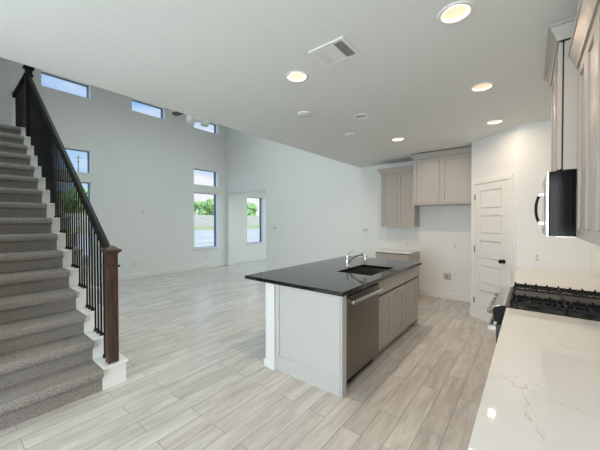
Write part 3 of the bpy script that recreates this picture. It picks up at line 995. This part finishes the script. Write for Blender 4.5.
# cabinet over the microwave
oc = thing('microwave_cabinet', (.35, (YG0 + YG1) / 2, 1.83), 'tall greige cabinet above the microwave reaching the ceiling', 'cabinet')
OX = .132
MB().box(OX + .027, YG0, 1.832, XR - .004, YG1, 2.63).build('carcass', 'greige', oc)
MB().box(OX + .0185, YG0 + .006, 1.845, OX + .0275, YG1 - .004, 2.62).build('reveal', 'gap_shade', oc)
ymid = (YG0 + YG1) / 2
for a, b2 in ((YG0 + .003, ymid - .0015), (ymid + .0015, YG1 - .003)):
    shaker(MB(), OX, a, b2, 1.836, 2.632, 'x', -1).build('door', 'greige', oc, bevel=.0015)
def crown_x(mb, y0, y1, xf, xb, z0, h, p, near=True, far=True):
    pr = [(0, 0), (p * .25, 0), (p * .35, h * .18), (p * .85, h * .78), (p, h * .80), (p, h), (0, h)]
    vs = []
    for (a, b2) in pr:
        vs += [(xb, y0 - (a if near else 0), z0 + b2), (xf - a, y0 - (a if near else 0), z0 + b2), (xf - a, y1 + (a if far else 0), z0 + b2), (xb, y1 + (a if far else 0), z0 + b2)]
    n_ = len(pr); fs = []
    for i in range(n_):
        j = (i + 1) % n_
        for k in range(3):
            fs.append((i * 4 + k, i * 4 + k + 1, j * 4 + k + 1, j * 4 + k))
    fs.append(tuple(i * 4 for i in range(n_))); fs.append(tuple(i * 4 + 3 for i in range(n_ - 1, -1, -1)))
    return mb.add(vs, fs)
crown_x(MB(), YG0, YG1, OX + .004, XR - .004, 2.638, .098, .055).build('crown', 'greige', oc)

# wall cabinets towards the camera
NXF = .222
def near_wall_cab(y0, y1, label, n_):
    u = thing('wall_cabinet', (.4, (y0 + y1) / 2, 1.405), label, 'cabinet', None)
    MB().box(NXF + .019, y0, 1.405, XR, y1, 2.45).build('carcass', 'greige', u)
    MB().box(NXF + .0165, y0 + .004, 1.41, NXF + .0195, y1 - .004, 2.44).build('reveal', 'gap_shade', u)
    w = (y1 - y0) / n_
    for i in range(n_):
        shaker(MB(), NXF, y0 + w * i + .002, y0 + w * (i + 1) - .002, 1.408, 2.43, 'x', -1).build('door', 'greige', u, bevel=.0015)
    crown_x(MB(), y0, y1, NXF + .003, XR, 2.44, .105, .052, near=False, far=False).build('crown', 'greige', u)
near_wall_cab(1.832, YG0 - .003, 'greige wall cabinet right beside the microwave', 2)
near_wall_cab(1.215, 1.830, 'greige wall cabinet at right photo edge, nearest the camera', 2)

# ------------------------------------------------------------------ ceiling fittings
def can_light(x, y, label, lit=True):
    t = thing('recessed_light', (x, y, ZC), label, 'ceiling light', 'recessed kitchen lights')
    MB().lathe([(.099, ZC), (.098, ZC - .004), (.092, ZC - .007), (.076, ZC - .006), (.066, ZC - .001)], (x, y, 0), 'z', 36, caps=False).build('trim_ring', 'plastic_white', t)
    MB().lathe([(.0655, ZC - .001), (.0640, ZC + .008)], (x, y, 0), 'z', 36, caps=False).build('baffle', 'plastic_white', t)
    MB().lathe([(.0645, ZC + .008), (.0645, ZC + .012), (0, ZC + .012)], (x, y, 0), 'z', 32).build('lens', 'lamp' if lit else 'plastic_grey', t)
    if lit:
        light('lamp', 'AREA', (0, 0, .004), CAN_POWER * (1.05 if x < -1 else .42), CAN_COLOR, size=.06, parent=t)
    return t
l1, l2 = -.356, -1.563
can_light(l1, 1.923, 'brightest recessed ceiling light at the top right, nearest the camera')
can_light(l1, 3.133, 'second recessed ceiling light in the row above the range counter')
can_light(l1, 4.329, 'third recessed ceiling light in the range row, near the pantry wall')
can_light(l2, 1.923, 'lit recessed ceiling light left of the square air vent')
can_light(l2, 4.329, 'lit recessed ceiling light near the fridge cabinet')
can_light(l2, 3.133, 'unlit recessed ceiling light above the middle of the island', lit=False)
for (x, y, lab) in ((-.356, .72, ''), (-1.563, .72, ''), (-.356, -.9, ''), (-1.563, -.9, '')):
    pass
def disc(x, y, r, label):
    t = thing('ceiling_cover', (x, y, ZC), label, 'ceiling cover', 'blank pendant covers over the island')
    MB().lathe([(r, ZC), (r, ZC - .008), (r * .92, ZC - .014), (0, ZC - .016)], (x, y, 0), 'z', 32).build('plate', 'plastic_white', t)
disc(-2.028, 2.641, .085, 'round blank white cover on the ceiling nearer the living room edge, left one of two')
disc(-2.016, 3.677, .080, 'round blank white cover on the ceiling farther away, right one of two')

v = thing('air_vent', (-1.123, 1.82, ZC), 'square white ceiling air vent with two banks of louvers', 'vent')
vx0, vx1, vy0, vy1 = -1.268, -.978, 1.69, 1.95
mb = MB()
mb.box(vx0, vy0, ZC - .010, vx1, vy0 + .028, ZC).box(vx0, vy1 - .028, ZC - .010, vx1, vy1, ZC)
mb.box(vx0, vy0 + .028, ZC - .010, vx0 + .028, vy1 - .028, ZC).box(vx1 - .028, vy0 + .028, ZC - .010, vx1, vy1 - .028, ZC)
mb.box(-1.166, vy0 + .028, ZC - .009, -1.080, vy1 - .028, ZC)
mb.build('frame', 'plastic_white', v, bevel=.003)
MB().box(vx0 + .02, vy0 + .02, ZC - .002, vx1 - .02, vy1 - .02, ZC - .0005).build('duct', 'rubber', v)
for bx0, bx1, sgn in ((vx0 + .028, -1.166, -1), (-1.080, vx1 - .028, 1)):
    n_ = 5
    for i in range(n_):
        x = bx0 + (bx1 - bx0) * (i + .5) / n_
        MB().prism([(x - .0065 * sgn - .001, ZC - .003), (x + .0065 * sgn - .001, ZC - .0125), (x + .0065 * sgn + .001, ZC - .0125), (x - .0065 * sgn + .001, ZC - .003)], 'y', vy0 + .027, vy1 - .027).build('louver', 'plastic_white', v)

# ceiling fan over the living room
FNX, FNY = -5.6, 3.5
fan = thing('ceiling_fan', (FNX, FNY, ZL), 'ceiling fan with frosted light shades hanging in the living room', 'ceiling fan')
MB().lathe([(.07, ZL), (.068, ZL - .03), (.03, ZL - .06), (.018, ZL - .07)], (FNX, FNY, 0), 'z', 24).build('canopy', 'steel', fan)
MB().lathe([(.013, ZL - .06), (.013, 4.12)], (FNX, FNY, 0), 'z', 12).build('downrod', 'steel', fan)
MB().lathe([(.02, 4.14), (.06, 4.12), (.11, 4.08), (.12, 4.02), (.11, 3.96), (.06, 3.93), (.05, 3.86), (.07, 3.83), (.05, 3.79), (0, 3.78)], (FNX, FNY, 0), 'z', 28).build('motor_housing', 'steel', fan)
for i in range(5):
    a = math.radians(189 + 72 * i)
    ca, sa = math.cos(a), math.sin(a)
    pts = [(.16, -.045), (.25, -.06), (.74, -.07), (.775, -.05), (.78, 0), (.775, .05), (.74, .07), (.25, .06), (.16, .045)]
    mb = MB()
    k = len(pts)
    vs = []
    for dz in (0, .008):
        for (r_, w_) in pts:
            vs.append((FNX + r_ * ca - w_ * sa, FNY + r_ * sa + w_ * ca, 3.925 + dz + w_ * .18))
    mb.add(vs, [tuple(range(k - 1, -1, -1)), tuple(range(k, 2 * k))] + [(i2, (i2 + 1) % k, k + (i2 + 1) % k, k + i2) for i2 in range(k)])
    bl = mb.build('blade', 'newel_wood', fan)
    MB().tube([(FNX + .08 * ca, FNY + .08 * sa, 3.96), (FNX + .20 * ca, FNY + .20 * sa, 3.91)], .012, 8).build('blade_iron', 'steel', bl)
for i in range(3):
    a = math.radians(-36 + 120 * i)
    cx_, cy_ = FNX + .17 * math.cos(a), FNY + .17 * math.sin(a)
    sh = MB().lathe([(.022, 3.79), (.06, 3.76), (.085, 3.68), (.088, 3.62), (.078, 3.59), (0, 3.58)], (cx_, cy_, 0), 'z', 20).build('light_shade', 'frosted', fan)
    MB().tube([(FNX + .03 * math.cos(a), FNY + .03 * math.sin(a), 3.81), (FNX + .09 * math.cos(a), FNY + .09 * math.sin(a), 3.825), (cx_, cy_, 3.785)], .010, 8).build('shade_arm', 'steel', sh)

# ------------------------------------------------------------------ outlets and switches
def plate(name, loc, rz, label, cat, w=.072, h=.115, kind='outlet', group=None, face='plastic_white'):
    t = thing(name, loc, label, cat, group, rz=rz)
    def B(mb, nm, m, bevel=0): return mb.build(nm, m, t, bevel=bevel, offset=(0, 0, 0))
    B(MB().box(-w / 2, -.006, -h / 2, w / 2, 0, h / 2), 'cover_plate', face, .002)
    if kind == 'outlet':
        for dz in (-.021, .021):
            B(MB().box(-.015, -.009, dz - .014, .015, -.005, dz + .014), 'socket', 'plastic_grey', .003)
    else:
        k = max(1, round((w - .02) / .046))
        for i in range(k):
            x = (i - (k - 1) / 2) * .046
            B(MB().box(x - .016, -.010, -.032, x + .016, -.005, .032), 'rocker', 'plastic_grey', .002)
    return t
R = PI / 2      # plates on the window wall face +x
plate('wall_outlet', (XW, 3.19, .386), R, 'left one of two low outlets on window wall just beyond the newel post', 'outlet')
plate('wall_outlet', (XW, 3.43, .370), R, 'right one of two low outlets on window wall just beyond the newel post', 'outlet')
plate('wall_outlet', (XW, 5.33, .356), R, 'low outlet on the wall under the tall far window', 'outlet')
plate('wall_outlet', (XW, 3.42, 1.749), R, 'outlet high on the window wall below the middle strip window', 'outlet')
plate('light_switch', (-5.79, YF, 1.30), 0, 'two light switches on far wall right of the wide opening', 'switch', .165, .115, 'switch')
plate('light_switch', (-2.95, YF, 1.297), 0, 'light switches on the wall left of the small wall cabinet', 'switch', .165, .115, 'switch')
plate('wall_outlet', (-2.004, YF - .008, 1.045), 0, 'outlet on white tile above the small worktop', 'outlet')
plate('wall_outlet', (-1.108, YF, 1.03), 0, 'outlet on bare wall of the fridge space', 'outlet')
plate('wall_outlet', (.075, QY, 1.045), 0, 'white double outlet on pantry side wall behind the range', 'outlet', .125, .125)
wb = thing('water_supply_box', (-1.235, YF, .435), 'recessed fridge water supply box low in the fridge space', 'supply box')
mb = MB()
q = .085
for a in ((-q, -q, q, -q + .022), (-q, q - .022, q, q), (-q, -q + .022, -q + .022, q - .022), (q - .022, -q + .022, q, q - .022)):
    mb.box(-1.235 + a[0], YF - .008, .435 + a[1], -1.235 + a[2], YF, .435 + a[3])
mb.build('frame', 'plastic_white', wb, bevel=.002)
MB().box(-1.235 - .063, YF - .002, .435 - .063, -1.235 + .063, YF + .0, .435 + .063).build('box_back', 'plastic_grey', wb)
MB().lathe([(0, YF - .03), (.012, YF - .03), (.012, YF)], (-1.245, 0, .425), 'y', 14).build('valve', 'brass', wb)
MB().box(-1.262, YF - .034, .438, -1.228, YF - .028, .447).build('valve_handle', 'black_metal', wb)

# ------------------------------------------------------------------ outdoors
o = MB().box(-45, -40, -.35, -8.33, 90, -.16).build('ground_yard', 'soil')
tag(o, 'pale bare ground outside the windows', 'ground', kind='structure')
o = MB().box(-170, -120, -.36, -45, 260, -.15).build('ground_field', 'grass')
tag(o, 'dry grass field beyond the bare ground', 'ground', kind='structure')
o = wall_with_openings(-80, -.3, -20, 150, -.2, 3.3, [], 'x').build('perimeter_wall', 'fence')
tag(o, 'long pale boundary wall across the field', 'wall', kind='structure')

def leafy(name, r, h, seed):
    rnd = random.Random(seed)
    bm = bmesh.new()
    for i in range(22):
        rr = r * rnd.uniform(.32, .55)
        a = rnd.uniform(0, 2 * PI); q = r * rnd.uniform(0, .75); zc = h * rnd.uniform(.22, .88)
        g = bmesh.ops.create_icosphere(bm, subdivisions=3, radius=rr, matrix=Matrix.Translation((q * math.cos(a), q * math.sin(a), zc)))
        c = Vector((q * math.cos(a), q * math.sin(a), zc))
        for vv in g['verts']:
            dd = (vv.co - c)
            vv.co = c + dd * rnd.uniform(.78, 1.22)
    me = bpy.data.meshes.new(name)
    bm.to_mesh(me); bm.free()
    me.materials.append(M['leaf'])
    return me
def make_tree(seed, r, h):
    t = thing('tree', (0, 0, 0), 'x', 'tree', 'trees beyond the boundary wall')
    c = bpy.data.objects.new('crown', leafy('crown', r, h, seed)); COL.objects.link(c); c.parent = t
    MB().tube([(0, 0, -.2), (.05, 0, h * .3), (.02, .05, h * .6)], [.28, .22, .12], 10).build('trunk', 'bark', t)
    return t
protos = [make_tree(3, 4.0, 8.6), make_tree(5, 4.6, 9.2), make_tree(9, 4.0, 8.0)]
spots = [(-88, 48.0, 0, 'green tree at left in the view through the tall far window'),
         (-98, 55.5, 1, 'taller green tree in the middle of the tall far window'),
         (-88, 59.0, 2, 'green tree at right in the view through the tall far window'),
         (-98, 76, 1, 'green tree at left in the view through the next room window'),
         (-88, 77, 0, 'green tree at right in the view through the next room window'),
         (-88, 14.0, 0, 'green tree seen between the stair balusters, leftmost'),
         (-98, 21.5, 2, 'green tree seen between the stair balusters, middle'),
         (-88, 25, 1, 'green tree seen between the stair balusters, rightmost')]
used = set()
for x, y, p, lab in spots:
    if p not in used:
        used.add(p); t = protos[p]; t.location = (x, y, 0); t['label'] = lab
    else:
        t = dup(protos[p], (x, y, 0), lab)
    t.rotation_euler = (0, 0, y)
up = thing('utility_pole', (-60, 15.0, -.2), 'dark utility pole seen through the transom behind the stair railing', 'utility pole')
MB().tube([(-60, 15.0, -.2), (-60, 15.0, 12.6)], [.12, .07], 10).build('pole', 'pole_wood', up)
MB().box(-60.05, 14.55, 12.2, -59.95, 15.45, 12.28).build('crossarm', 'pole_wood', up)
MB().box(-60.05, 14.7, 11.5, -59.95, 15.3, 11.58).build('crossarm', 'pole_wood', up)
